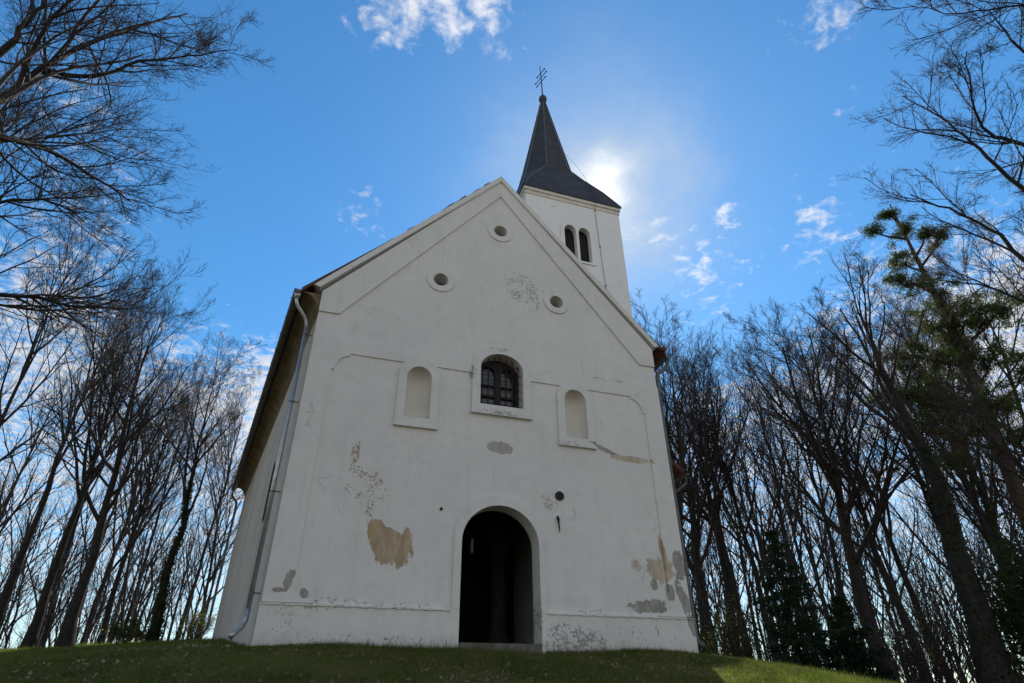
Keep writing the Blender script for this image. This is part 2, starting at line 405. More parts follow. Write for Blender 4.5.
# ------------------------------------------------------------------ church
church = empty('church', (0, 0, 0))
tag(church, 'old white plastered village church with peeling gable front and slender grey spire', 'church')
WX = 4.9; EAVE = 8.45; APEX = 14.12; SL = 1.12
def wx(y): return -4.92 - y * .1406       # the left nave wall runs outward with depth
OC = [(-1.79, 9.58), (1.79, 9.58), (0, 11.92)]
NI = 2.17
door = arch(0.04, .94, -.5, 2.33, 3.22, 24)
win = arch(.05, .60, 5.83, 6.93, 7.40, 18)
def nich(s): return arch(s * NI, .32, 5.20, 6.32, 6.64, 16)
holes = [door, win, nich(-1), nich(1)] + [circle(x, z, .215) for x, z in OC]
gable = [(-WX, -.5), (WX, -.5), (WX, EAVE), (0, APEX), (-WX, EAVE)]
bm = bmesh.new(); plate(bm, gable, holes, 0, .45, back=True)
obj('facade_wall', bm, M['plaster'], church)
# raised border framing the big recessed panel
zs = 6.72; h0 = .922
L_ = [(-3.95, h0)] + [(-3.95 - .33 * math.sin(a), 1.45 - .5 * math.cos(a)) for a in np.linspace(.1, math.pi / 2, 8)] + [(-4.35, 1.45), (-4.35, 6.23)]
L_ += [(-3.95 - .33 * math.sin(a), 6.23 + .42 * math.cos(a)) for a in np.linspace(math.pi / 2, 0, 9)] + [(-3.95, zs)]
R_ = [(-x, z) for x, z in L_][::-1]
bm = bmesh.new(); plate(bm, [(-WX - .002, h0)] + L_ + [(-.70, zs), (-.70, 7.15), (-WX - .002, 7.15)], [], -.034, .002)
plate(bm, [(.80, 7.15), (.80, zs)] + R_ + [(WX + .002, h0), (WX + .002, 7.15)], [], -.034, .002)
obj('panel_border', bm, M['plaster'], church)
# rake band of the gable
bm = bmesh.new()
plate(bm, [(-WX - .003, 7.84), (-4.4, 7.84), (0, 13.43), (4.4, 7.84), (WX + .003, 7.84), (WX + .003, EAVE), (0, APEX - .002), (-WX - .003, EAVE)], [], -.045, .002)
obj('gable_band', bm, M['plaster'], church)
# plinth
bm = bmesh.new()
pl = [(-WX - .02, -.6), (-.90, -.6), (-.90, .90), (-WX - .02, .90)]; plate(bm, pl, [], -.055, .003)
pl = [(.98, -.6), (WX + .02, -.6), (WX + .02, .90), (.98, .90)]; plate(bm, pl, [], -.055, .003)
obj('plinth', bm, M['plaster'], church)
for xa, xb in ((-WX - .03, -1.10), (1.10, WX + .03)):
    bm = bmesh.new(); n = 40
    for k in range(n):   # slightly wavering lip along the top of the plinth
        x0, x1 = xa + (xb - xa) * k / n, xa + (xb - xa) * (k + 1) / n
        j = .007 * math.sin(k * 1.7 + xa) + random.uniform(-.003, .003)
        box(bm, x0, x1 - .0005, -.083 + j * .6, .002, .868 + j, .8985)
    obj('plinth_lip', bm, M['plaster'], church)
# door surround
bm = bmesh.new()
o_ = arch(0.02, 1.095, .903, 2.40, 3.46, 24); i_ = arch(0.04, .94, .80, 2.33, 3.22, 24)
outl = [o_[0]] + [(-.90, .903)] + i_[2:][::-1] + [(.98, .903)] + o_[1:]
plate(bm, outl, [], -.05, .003)
ds = obj('door_surround', bm, M['plaster'], church)
bm = bmesh.new(); box(bm, -.895, .975, -.075, .62, -.4, .27)
bmesh.ops.bevel(bm, geom=list(bm.edges), offset=.018, segments=2, affect='EDGES')
obj('doorstep', bm, M['stone'], church)
# niches: half round back with a quarter-dome head
for s in (-1, 1):
    bm = bmesh.new(); cx = s * NI; r = .32; nA = 16; rows = []
    for z in (5.20, 5.6, 6.0, 6.32):
        rows.append([bm.verts.new((cx + r * math.cos(math.pi * k / nA), .01 + .95 * r * math.sin(math.pi * k / nA), z)) for k in range(nA + 1)])
    for j in range(1, 9):
        e = math.pi / 2 * j / 8
        rows.append([bm.verts.new((cx + r * math.cos(e) * math.cos(math.pi * k / nA), .01 + .95 * r * math.cos(e) * math.sin(math.pi * k / nA), 6.32 + r * math.sin(e))) for k in range(nA + 1)])
    for a, c_ in zip(rows, rows[1:]):
        for k in range(nA): bm.faces.new((a[k + 1], a[k], c_[k], c_[k + 1]))
    bm.faces.new(rows[0])
    obj('niche', bm, M['niche'], church, smooth=True, recalc=False)
    bm = bmesh.new(); plate(bm, arch(cx, .53, 5.02, 6.40, 6.89, 18), [nich(s)], -.062, .003)
    fr = obj('niche_frame', bm, M['plaster'], church)
    bm = bmesh.new(); box(bm, cx - .545, cx + .545, -.085, .01, 4.95, 5.018); obj('sill', bm, M['plaster'], fr)
# window
wroot = empty('window'); wroot.parent = church
bm = bmesh.new(); plate(bm, arch(.05, .82, 5.66, 7.02, 7.65, 20), [win], -.07, .003); obj('window_surround', bm, M['plaster'], wroot)
bm = bmesh.new(); box(bm, -.79, .89, -.10, .01, 5.55, 5.655); obj('window_sill', bm, M['plaster'], wroot)
bm = bmesh.new(); plate(bm, arch(.05, .60, 5.83, 6.93, 7.40, 18), [[(x, z) for x, z in arch(-.235, .215, 5.93, 6.9, 7.18, 8)], [(x, z) for x, z in arch(.335, .215, 5.93, 6.9, 7.18, 8)]], .33, .40, back=True)
for k in (6.25, 6.58): box(bm, -.45, .55, .335, .39, k, k + .035)
obj('window_frame', bm, M['wood'], wroot)
bm = bmesh.new(); box(bm, -.56, .66, .41, .42, 5.8, 7.42); obj('pane', bm, M['glass'], wroot)
bm = bmesh.new()
for k in range(7):
    x = .05 - .51 + 1.02 * k / 6; h_ = 6.93 + .47 * math.sqrt(max(0, 1 - ((x - .05) / .6) ** 2))
    tube(bm, [(x, .10, 5.83), (x, .10, h_)], .012, 6)
for k in range(6):
    z = 5.95 + .235 * k
    tube(bm, [(-.55, .112, z), (.65, .112, z)], .010, 6)
obj('window_grille', bm, M['iron'], wroot)
# oculi
for x, z in OC:
    bm = bmesh.new(); plate(bm, circle(x, z, .41, 36), [circle(x, z, .216)], -.036, .003); obj('oculus_ring', bm, M['plaster'], church)
# round iron plate, wall hook, bolt hole
bm = bmesh.new(); prism(bm, circle(1.58, 3.60, .115, 20), -.035, .0); obj('round_plate', bm, M['iron'], church)
bm = bmesh.new()
tube(bm, [(1.50, -.01, 3.04), (1.50, -.05, 3.03), (1.505, -.055, 2.95), (1.53, -.04, 2.70)], [.03, .035, .022, .010], 8); tube(bm, [(1.50, .0, 3.09), (1.50, -.06, 3.06), (1.50, -.055, 2.98)], .02, 8)
obj('iron_hook', bm, M['iron'], church)
bm = bmesh.new(); prism(bm, circle(-1.41, 3.03, .035, 12), -.03, .0); obj('iron_bolt', bm, M['iron'], church)
# coping along the rakes
for s in (-1, 1):
    bm = bmesh.new()
    p0 = (s * 5.13, 14.31 - 5.13 * SL); th = .235
    prism(bm, [(0, 14.31), (p0[0], p0[1] + .02), (s * 4.98, p0[1] - .20 + .15 * SL), (0, 14.31 - th)], -.10, .5)
    obj('coping', bm, M['plaster'], church)
    # row of verge tiles just above the coping
    bm = bmesh.new(); n = 26
    for k in range(n):
        t = (k + .5) / n; x = s * (5.15 * (1 - t) + .15 * t); z = 14.31 - abs(x) * SL + .005
        mm = Matrix.Translation((x, .28 + random.uniform(-.03, .03), z)) @ Matrix.Rotation(s * math.atan(SL) + random.uniform(-.05, .05), 4, 'Y')
        box(bm, -.135, .135, -.3, .3, -.01, .03 + random.uniform(0, .055), mm)
    obj('verge_tiles', bm, M['darktile'], church)
# side walls, rear wall, floor and ceiling of the nave
bm = bmesh.new(); L = 18
lw = [(-4.90, .45), (wx(L), L), (wx(L) + .5, L), (-4.45, .45)]
def vprism(bm, poly, z0, z1):
    a = [bm.verts.new((x, y, z0)) for x, y in poly]; c_ = [bm.verts.new((x, y, z1)) for x, y in poly]; n = len(poly)
    for i in range(n): bm.faces.new((a[i], a[(i + 1) % n], c_[(i + 1) % n], c_[i]))
    bm.faces.new(a[::-1]); bm.faces.new(c_)
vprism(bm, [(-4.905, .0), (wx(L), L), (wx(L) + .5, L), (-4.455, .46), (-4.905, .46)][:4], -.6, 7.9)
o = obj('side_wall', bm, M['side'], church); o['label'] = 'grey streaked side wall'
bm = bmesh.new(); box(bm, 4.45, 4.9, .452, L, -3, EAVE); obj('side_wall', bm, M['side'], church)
bm = bmesh.new()
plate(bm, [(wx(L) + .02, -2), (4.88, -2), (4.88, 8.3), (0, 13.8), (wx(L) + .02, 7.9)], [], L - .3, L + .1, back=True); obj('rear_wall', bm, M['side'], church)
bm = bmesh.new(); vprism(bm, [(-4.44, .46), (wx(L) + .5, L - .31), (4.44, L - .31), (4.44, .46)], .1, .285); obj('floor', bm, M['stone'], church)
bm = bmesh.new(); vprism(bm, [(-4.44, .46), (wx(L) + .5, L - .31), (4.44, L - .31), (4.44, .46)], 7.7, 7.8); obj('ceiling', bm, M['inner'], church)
bm = bmesh.new()
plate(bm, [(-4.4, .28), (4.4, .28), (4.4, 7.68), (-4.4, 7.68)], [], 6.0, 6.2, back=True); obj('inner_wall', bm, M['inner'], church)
# interior pillar with base and flared capital, and a hanging lantern
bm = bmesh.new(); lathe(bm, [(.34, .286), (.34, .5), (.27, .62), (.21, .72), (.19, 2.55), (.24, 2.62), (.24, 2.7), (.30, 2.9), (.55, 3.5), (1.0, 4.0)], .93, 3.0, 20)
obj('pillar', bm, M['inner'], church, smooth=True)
bm = bmesh.new(); lathe(bm, [(.03, 2.42), (.045, 2.46), (.045, 2.72), (.02, 2.78)], -.25, 1.5, 10); tube(bm, [(-.25, 1.5, 2.78), (-.25, 1.5, 7.69)], .003, 5)
obj('lantern', bm, M['lamp'], church)
# main roof: two slopes, left eaves running outward
def slab(bm, P, th):
    a = [bm.verts.new(p) for p in P]; c_ = [bm.verts.new((p[0], p[1], p[2] - th)) for p in P]; n = len(P)
    bm.faces.new(a); bm.faces.new(c_[::-1])
    for i in range(n): bm.faces.new((a[i], c_[i], c_[(i + 1) % n], a[(i + 1) % n]))
bm = bmesh.new()
slab(bm, [(0, .02, 14.20), (0, L + .4, 14.20), (wx(L + .4) - .50, L + .4, 8.50), (-5.42, .02, 8.50)], .12)
slab(bm, [(.001, .02, 14.20), (5.42, .02, 8.50), (5.42, L + .4, 8.50), (.001, L + .4, 14.20)], .12)
obj('nave_roof', bm, M['tile'], church)
# cove cornice under the left eaves
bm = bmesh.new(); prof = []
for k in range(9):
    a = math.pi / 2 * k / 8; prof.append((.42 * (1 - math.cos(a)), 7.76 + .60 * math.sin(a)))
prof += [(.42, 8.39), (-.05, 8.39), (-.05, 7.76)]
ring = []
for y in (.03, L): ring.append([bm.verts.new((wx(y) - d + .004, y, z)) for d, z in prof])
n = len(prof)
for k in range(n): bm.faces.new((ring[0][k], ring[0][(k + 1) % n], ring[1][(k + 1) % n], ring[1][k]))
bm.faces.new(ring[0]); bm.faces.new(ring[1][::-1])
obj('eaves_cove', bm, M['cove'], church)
# gutters
def gutter(bm, a, c_, r=.085):
    a = Vector(a); c_ = Vector(c_); t = (c_ - a).normalized(); u = Vector((t.y, -t.x, 0)); n = 10; R0, R1, Q0, Q1 = [], [], [], []
    for k in range(n + 1):
        an = math.pi * (1 + k / n); d = math.cos(an) * u + math.sin(an) * Vector((0, 0, 1))
        R0.append(bm.verts.new(a + r * d)); R1.append(bm.verts.new(c_ + r * d)); Q0.append(bm.verts.new(a + (r - .008) * d)); Q1.append(bm.verts.new(c_ + (r - .008) * d))
    for k in range(n):
        bm.faces.new((R0[k], R0[k + 1], R1[k + 1], R1[k])); bm.faces.new((Q0[k + 1], Q0[k], Q1[k], Q1[k + 1]))
        bm.faces.new((R0[k + 1], R0[k], Q0[k], Q0[k + 1])); bm.faces.new((R1[k], R1[k + 1], Q1[k + 1], Q1[k]))
    for X, Y in ((a, (R0, Q0)), (c_, (R1, Q1))):
        ce = bm.verts.new(X)
        for k in range(n): bm.faces.new((ce, Y[0][k], Y[0][k + 1]))
bm = bmesh.new(); gutter(bm, (-5.50, .04, 8.44), (wx(L + .3) - .58, L + .3, 8.40), .10)
gl = obj('gutter', bm, M['dullzinc'], church)
for k in range(19):
    y = .5 + k * .97; x = wx(y) - .57 - .004; bm = bmesh.new()
    tube(bm, [(x - .105, y, 8.45), (x - .09, y, 8.36), (x, y, 8.325), (x + .09, y, 8.36), (x + .14, y, 8.46)], .012, 5)
    obj('gutter_bracket', bm, M['dullzinc'], gl)
bm = bmesh.new(); gutter(bm, (5.50, .04, 8.40), (5.50, 4.0, 8.42), .10); obj('gutter', bm, M['dullzinc'], church)
bm = bmesh.new()
for k in range(5): tube(bm, [(5.36, -.06 + k * .36, 8.56), (5.36, .36 + k * .36, 8.58)], [.085, .095], 8)
obj('eaves_tiles', bm, M['tile'], church)
# downpipes
bm = bmesh.new()
tube(bm, [(-5.50, .16, 8.36), (-5.50, .17, 8.16), (-5.44, .20, 8.02), (-5.22, .34, 7.80), (-5.15, .40, 7.66), (-5.14, .42, 7.4)], .045, 12)
tube(bm, [(-5.50, .16, 8.40), (-5.50, .16, 8.22)], [.105, .06], 12)
tube(bm, [(-5.14, .42, 7.5), (-5.14, .42, .78)], .05, 14)
tube(bm, [(-5.14, .42, .82), (-5.15, .41, .62), (-5.20, .36, .48), (-5.29, .25, .37), (-5.34, .19, .30)], .056, 14)
dp = obj('downpipe', bm, M['zinc'], church, smooth=True)
for z in (1.1, 3.2, 5.4, 7.3):
    bm = bmesh.new(); tube(bm, [(-5.14, .42, z), (-5.14, .42, z + .035)], .056, 12); box(bm, -5.1, -4.95, .41, .43, z + .015, z + .04); obj('pipe_clamp', bm, M['dullzinc'], dp)
bm = bmesh.new()
tube(bm, [(5.50, .14, 8.35), (5.50, .14, 8.1), (5.40, .13, 7.95), (5.08, .10, 7.72), (5.01, .10, 7.5), (5.01, .10, .55), (5.02, .05, .4), (5.12, -.03, .3)], .06, 12)
dp2 = obj('downpipe', bm, M['dullzinc'], church, smooth=True)
bm = bmesh.new(); xr = wx(L + .2) - .58
tube(bm, [(xr, L + .2, 8.32), (xr + .02, L + .2, 8.0), (xr + .28, L + .2, 7.7), (xr + .30, L + .2, 7.4), (xr + .30, L + .2, 2.2), (xr + .2, L + .1, 1.95), (xr - .1, L - .1, 1.85)], .06, 10)
obj('downpipe', bm, M['dullzinc'], church, smooth=True)
# slit window in the left wall
bm = bmesh.new(); y0, y1 = 2.65, 2.80
vs = []
for y, zb, zt in ((3.45, 3.35, 4.85), (3.66, 3.35, 5.05), (3.87, 3.35, 4.85)): vs.append(((wx(y) - .006, y, zb), (wx(y) - .006, y, zt)))
V4 = [[bm.verts.new(p) for p in pr] for pr in vs]
I4 = [[bm.verts.new((p[0] + .05, p[1], p[2])) for p in pr] for pr in vs]
for k in range(2): bm.faces.new((V4[k][0], V4[k + 1][0], V4[k + 1][1], V4[k][1])); bm.faces.new((I4[k][0], I4[k][1], I4[k + 1][1], I4[k + 1][0]))
obj('slit_window', bm, M['dark'], church)

# tower
TX, TY, HW, TZ = 4.69, 6.29, 2.28, 18.62
tower = empty('tower'); tower.parent = church
bl = arch(4.42, .275, 15.05, 16.62, 16.95, 16); br = arch(5.085, .275, 15.05, 16.62, 16.95, 16)
bm = bmesh.new(); plate(bm, [(TX - HW, -3), (TX + HW, -3), (TX + HW, TZ), (TX - HW, TZ)], [bl, br], TY - HW, TY - HW + .22, back=True)
for a in range(1, 4):
    mm = Matrix.Translation((TX, TY, 0)) @ Matrix.Rotation(a * math.pi / 2, 4, 'Z') @ Matrix.Translation((-TX, -TY, 0))
    vv = [bm.verts.new(mm @ Vector(p)) for p in [(TX - HW, TY - HW, -3), (TX + HW, TY - HW, -3), (TX + HW, TY - HW, TZ), (TX - HW, TY - HW, TZ)]]
    bm.faces.new(vv)
obj('tower_wall', bm, M['tower'], tower, recalc=True)
bm = bmesh.new(); box(bm, TX - HW + .1, TX + HW - .1, TY - HW + .26, TY + HW - .1, 14.6, 17.6); obj('belfry_dark', bm, M['dark'], tower)  # dark box in place of the shade inside the belfry
bm = bmesh.new()
x0, x1 = 3.97, 5.53
fo = [(x0, 14.95), (x1, 14.95), (x1, 16.62)] + [(x1 - .33 + .33 * math.cos(a), 16.72 + .42 * math.sin(a)) for a in np.linspace(.2, math.pi / 2, 6)] + [(x0 + .33 + .33 * math.cos(a), 16.72 + .42 * math.sin(a)) for a in np.linspace(math.pi / 2, math.pi - .2, 6)] + [(x0, 16.62)]
plate(bm, fo, [bl, br], TY - HW - .055, TY - HW + .003); obj('belfry_surround', bm, M['tower'], tower)
bm = bmesh.new()
for hw_, z0, z1 in ((HW + .03, TZ - .32, TZ - .12), (HW + .075, TZ - .118, TZ + .05)): box(bm, TX - hw_, TX + hw_, TY - hw_, TY + hw_, z0, z1)
obj('tower_cornice', bm, M['cream'], tower)
# square skirt melting into an octagonal spire
bm = bmesh.new(); rings = []
def ring8(hw_, k, z):   # k: 0 square .. 1 octagon
    pts = []
    c = hw_ * (1 - k * (1 - .4142))
    for (sx, sy) in ((1, -1), (1, 1), (-1, 1), (-1, -1)):
        if (sx, sy) in ((1, -1), (-1, 1)): a_, b_ = (sx * c, sy * hw_), (sx * hw_, sy * c)
        else: a_, b_ = (sx * hw_, sy * c), (sx * c, sy * hw_)
        pts += [a_, b_]
    return [bm.verts.new((TX - .2 * min(1, max(0, (z - 18.8) / 2.4)) + x, TY + y, z)) for x, y in pts]
for hw_, k, z in ((HW + .11, .03, TZ + .055), (HW + .12, .03, TZ + .10), (2.06, .22, 19.75), (1.66, .6, 20.75), (1.34, 1, 21.6), (1.13, 1, 22.6), (.69, 1, 25.0), (.15, 1, 28.05)):
    rings.append(ring8(hw_, k, z))
for a, c_ in zip(rings, rings[1:]):
    for k in range(8): bm.faces.new((a[k], a[(k + 1) % 8], c_[(k + 1) % 8], c_[k]))
bm.faces.new(rings[0][::-1]); bm.faces.new(rings[-1])
hips = [[rings[j][k].co.copy() for j in range(len(rings))] for k in range(8)]
sp_ = obj('spire', bm, M['shingle'], tower)
for k in range(8):
    bm = bmesh.new(); tube(bm, [c_ + (c_ - Vector((TX - .2, TY, c_.z))).normalized() * .015 for c_ in hips[k][1:]], .035, 6); obj('hip_flashing', bm, M['dullzinc'], sp_)
SX = TX - .2
bm = bmesh.new(); lathe(bm, [(.10, 28.03), (.12, 28.2), (.20, 28.34), (.235, 28.52), (.20, 28.68), (.08, 28.82), (.035, 29.05)], SX, TY, 14); obj('finial', bm, M['shingle'], tower, smooth=True)
bm = bmesh.new(); tube(bm, [(SX, TY, 28.9), (SX - .04, TY, 30.3), (SX - .08, TY, 31.6)], [.035, .03, .022], 6)
da = rad(107); D = Vector((math.cos(da), math.sin(da), 0))
for z, hl in ((30.12, .40), (30.50, .50), (30.92, .34)):
    c_ = Vector((SX - .045, TY, z)); tube(bm, [c_ - D * hl, c_ + D * hl], .022, 6)
    for s in (-1, 1): box(bm, -.034, .034, -.034, .034, -.034, .034, Matrix.Translation(c_ + D * hl * s))
obj('cross', bm, M['iron'], tower)
bm = bmesh.new()
tube(bm, [(5.18, TY - .18, 24.55), (5.55, TY - 1.2, 22.3), (5.72, TY - 1.75, 20.9), (5.78, TY - 2.44, 18.76), (5.74, TY - HW - .15, 18.5)], .007, 5)
tube(bm, [(5.74, TY - HW - .15, 18.5), (5.74, TY - HW - .03, 18.2), (5.92, TY - HW - .03, 12.0)], .008, 5)
for z in (18.2, 16.1, 14.0): tube(bm, [(5.74 + (18.2 - z) * .029, TY - HW + .01, z), (5.74 + (18.2 - z) * .029, TY - HW - .10, z - .03)], .02, 5)
obj('lightning_cable', bm, M['iron'], tower)
# low annex on the right
bm = bmesh.new(); box(bm, 4.92, 7.55, 4.3, 11, -3, 6.2); vv = None
obj('annex_wall', bm, M['side'], church)
bm = bmesh.new(); slab(bm, [(4.93, 4.1, 8.6), (8.30, 4.1, 6.35), (8.30, 11.3, 6.35), (4.93, 11.3, 8.6)], .14)
for k in range(14): tube(bm, [(8.32, 4.2 + k * .5, 6.33), (7.6, 4.2 + k * .5, 6.84)], .10, 8)
obj('annex_roof', bm, M['tile'], church)
bm = bmesh.new(); gutter(bm, (8.40, 4.05, 6.22), (8.40, 11.2, 6.2), .08); tube(bm, [(8.40, 4.2, 6.16), (8.38, 4.2, 5.9), (8.0, 4.2, 5.6), (7.66, 4.2, 5.4), (7.64, 4.2, 0)], .05, 10)
obj('annex_gutter', bm, M['dullzinc'], church)

# ------------------------------------------------------------------ trees
def nrm(v): return v / np.maximum(np.linalg.norm(v, axis=-1, keepdims=True), 1e-9)
def grow(P, R, k, t0, t1, ang, ln, npts, trop, wob, ratio, r, lmin=.15, spread=None):
    """k side branches on each of the N polylines P (N,n,3) with radii R (N,n)"""
    N, n = R.shape
    seg = np.linalg.norm(np.diff(P, axis=1), axis=2); LP = seg.sum(1)
    t = t0 + (t1 - t0) * ((np.arange(k)[None] + r.random((N, k))) / k)
    f = t * (n - 1); i = np.clip(f.astype(int), 0, n - 2); fr = (f - i)[..., None]
    ar = np.arange(N)[:, None]
    A = P[ar, i]; B = P[ar, i + 1]; pos = A * (1 - fr) + B * fr; T = nrm(B - A)
    rp = R[ar, i] * (1 - fr[..., 0]) + R[ar, i + 1] * fr[..., 0]
    ref = nrm(np.array([.31, .22, .17]) + 0 * T + r.normal(0, .6, T.shape)); U = nrm(np.cross(T, ref)); Vv = np.cross(T, U)
    az = (np.arange(k) * 2.399)[None] + r.random((N, 1)) * 6.28 + r.normal(0, .5, (N, k))
    an = np.radians(ang[0] + (ang[1] - ang[0]) * r.random((N, k)))
    d = np.cos(an)[..., None] * T + np.sin(an)[..., None] * (np.cos(az)[..., None] * U + np.sin(az)[..., None] * Vv)
    length = np.maximum(LP[:, None] * (ln[0] + (ln[1] - ln[0]) * t) * r.uniform(.7, 1.25, (N, k)), lmin)
    r0 = np.minimum(rp * .72, length * ratio)
    M_ = N * k; d = d.reshape(M_, 3); p_ = pos.reshape(M_, 3); length = length.reshape(M_); r0 = r0.reshape(M_)
    out = np.empty((M_, npts, 3)); out[:, 0] = p_
    for j in range(1, npts):
        d = nrm(d + np.array([0, 0, trop]) / (npts - 1) + r.normal(0, wob, d.shape) / math.sqrt(npts - 1))
        p_ = p_ + d * (length / (npts - 1))[:, None]; out[:, j] = p_
    Rr = r0[:, None] * np.linspace(1, .3, npts)[None]
    return out, Rr
def tubes(P, R, sides):
    """skin polylines; returns V, quads"""
    N, n = R.shape
    T = np.empty_like(P); T[:, 1:-1] = P[:, 2:] - P[:, :-2]; T[:, 0] = P[:, 1] - P[:, 0]; T[:, -1] = P[:, -1] - P[:, -2]; T = nrm(T)
    mean = nrm(P[:, -1] - P[:, 0]); ax = np.where(np.abs(mean[:, 2:3]) < .8, np.array([[0, 0, 1.]]), np.array([[1., 0, 0]]))
    U = nrm(np.cross(T, ax[:, None])); Vv = np.cross(T, U)
    a = np.arange(sides) * 2 * np.pi / sides
    X = P[:, :, None] + R[:, :, None, None] * (np.cos(a)[None, None, :, None] * U[:, :, None] + np.sin(a)[None, None, :, None] * Vv[:, :, None])
    idx = (np.arange(N)[:, None, None] * n + np.arange(n - 1)[None, :, None]) * sides
    s = np.arange(sides)[None, None]; s2 = (s + 1) % sides
    F = np.stack([idx + s, idx + s2, idx + sides + s2, idx + sides + s], -1).reshape(-1, 4)
    return X.reshape(-1, 3), F
def merge(parts):
    Vs, Fs, o = [], [], 0
    for V_, F_ in parts: Vs.append(V_); Fs.append(F_ + o); o += len(V_)
    return np.concatenate(Vs), [np.concatenate(Fs)]
def trunkline(H, r0, n, wob, r, lean=0, flare=1.5):
    z = np.linspace(0, 1, n); x = np.cumsum(r.normal(0, wob, (n, 2)), 0); x -= x[0]
    P = np.concatenate([x * H / n + lean * z[:, None] * H, (z * H)[:, None]], 1)
    R = r0 * (1 - .975 * z ** .85); R[0] *= flare; R[1] *= 1.05
    return P[None], R[None]
def bare(H, r0, seed, limbs=16, low=.32, ang=(22, 46), full=True, up=.5, lf=(.50, .16), dens=1.0):
    r = np.random.default_rng(seed)
    P0, R0 = trunkline(H, r0, 14, .055, r)
    P1, R1 = grow(P0, R0, limbs, low, .97, ang, lf, 9, up, .20, .0135, r)
    P2, R2 = grow(P1, R1, int(8 * dens), .18, .97, (25, 52), (.50, .24), 6, up * .8, .24, .013, r)
    P3, R3 = grow(P2, R2, 7, .15, .98, (25, 50), (.52, .30), 4, .45, .22, .011, r)
    tr = [tubes(P0, R0, 12), tubes(P1, R1, 7)]
    R2 = np.maximum(R2, .007); R3 = np.maximum(R3, .005)
    cr = [tubes(P2, R2, 5), tubes(P3, R3, 3)]
    if full:
        P4, R4 = grow(P3, R3, 6, .15, 1.0, (20, 48), (.50, .34), 3, .35, .2, .010, r, .18)
        cr.append(tubes(P4, np.maximum(R4, .0035), 3))
    return merge(tr), merge(cr), (P0, R0, P1, R1)
def leaves(C, size, r, aspect=1.6, normal=None, jitter=1.0):
    """leaf quads at points C"""
    n = len(C); a = nrm(r.normal(0, 1, (n, 3))); c_ = nrm(r.normal(0, 1, (n, 3)))
    if normal is not None: c_ = nrm(normal + r.normal(0, .45, (n, 3)))
    u = nrm(np.cross(a, c_)); v = np.cross(c_, u); s = size * r.uniform(.6, 1.3, (n, 1))
    V_ = np.stack([C - u * s * .5 * aspect, C - v * s * .5, C + u * s * .5 * aspect, C + v * s * .5], 1).reshape(-1, 3)
    F_ = np.arange(4 * n).reshape(n, 4)
    return V_, F_
def ivy_on(P, R, r, n, size, z0, z1, out=.12):
    """leaves hugging a trunk polyline"""
    P, R = P[0], R[0]; t = z0 + (z1 - z0) * r.random(n) ** 1.15; f = t * (len(P) - 1); i = np.minimum(f.astype(int), len(P) - 2); q_ = (f - i)[:, None]
    c_ = P[i] * (1 - q_) + P[i + 1] * q_; rr = R[i] * (1 - q_[:, 0]) + R[i + 1] * q_[:, 0]
    az = r.random(n) * 6.28; nrml = np.stack([np.cos(az), np.sin(az), 0 * az], 1)
    lump = .5 + .5 * np.sin(c_[:, 2] * 2.3 + az * 2) * np.sin(c_[:, 2] * .9 + 1)
    return leaves(c_ + nrml * (rr + r.random(n) * out * (.4 + 1.4 * lump))[:, None], size, r, 1.25, nrml)

PROTO = []
specs = [(20, .24, 11, 17, .36, (16, 34), .6), (20, .27, 12, 22, .30, (26, 50), .85), (20, .20, 13, 15, .44, (14, 32), .6), (20, .24, 14, 16, .40, (18, 38), .5),
         (20, .17, 15, 14, .48, (14, 32), .6), (20, .21, 16, 18, .34, (20, 42), .6), (20, .50, 17, 13, .50, (14, 30), .6)]
for H, r0, sd_, lb, low, ang, up in specs:
    tr, cr, sk = bare(H, r0, sd_, lb, low, ang, True, up)
    PROTO.append((npmesh('trunk', *tr), npmesh('crown', *cr), sk))
for a, c_, _ in PROTO:
    a.polygons.foreach_set('use_smooth', np.ones(len(a.polygons), bool)); a.materials.append(M['bark']); c_.materials.append(M['twig'])
def bare_tree(pi, x, y, H, rot, label, group, fat=1.0, ivy=0, ivy_top=.6, seed=0):
    o = empty('bare_tree', (x, y, float(gz(x, y)) - .12)); H *= .87 if x < 0 else .80; fat *= .88 if x < 0 else 1.12; o.rotation_euler = (rad(3.2 * math.sin(x * 7.1)), rad(3.2 * math.sin(y * 5.3)), rot)
    s = H / 20.0; o.scale = (s * fat, s * fat, s); tag(o, label, 'tree', group)
    for nm, me in (('trunk', PROTO[pi][0]), ('crown', PROTO[pi][1])):
        c_ = bpy.data.objects.new(nm, me); COL.objects.link(c_); c_.parent = o
    if ivy:
        r = np.random.default_rng(100 + seed); sk = PROTO[pi][2]
        V_, F_ = ivy_on(sk[0], sk[1], r, ivy, .085, .0, ivy_top, .10)
        iv = link('ivy', npmesh('ivy', V_, [F_]), M['ivy'], o)
    return o
GL = 'bare trees left of the church'; GR = 'bare trees right of the church'
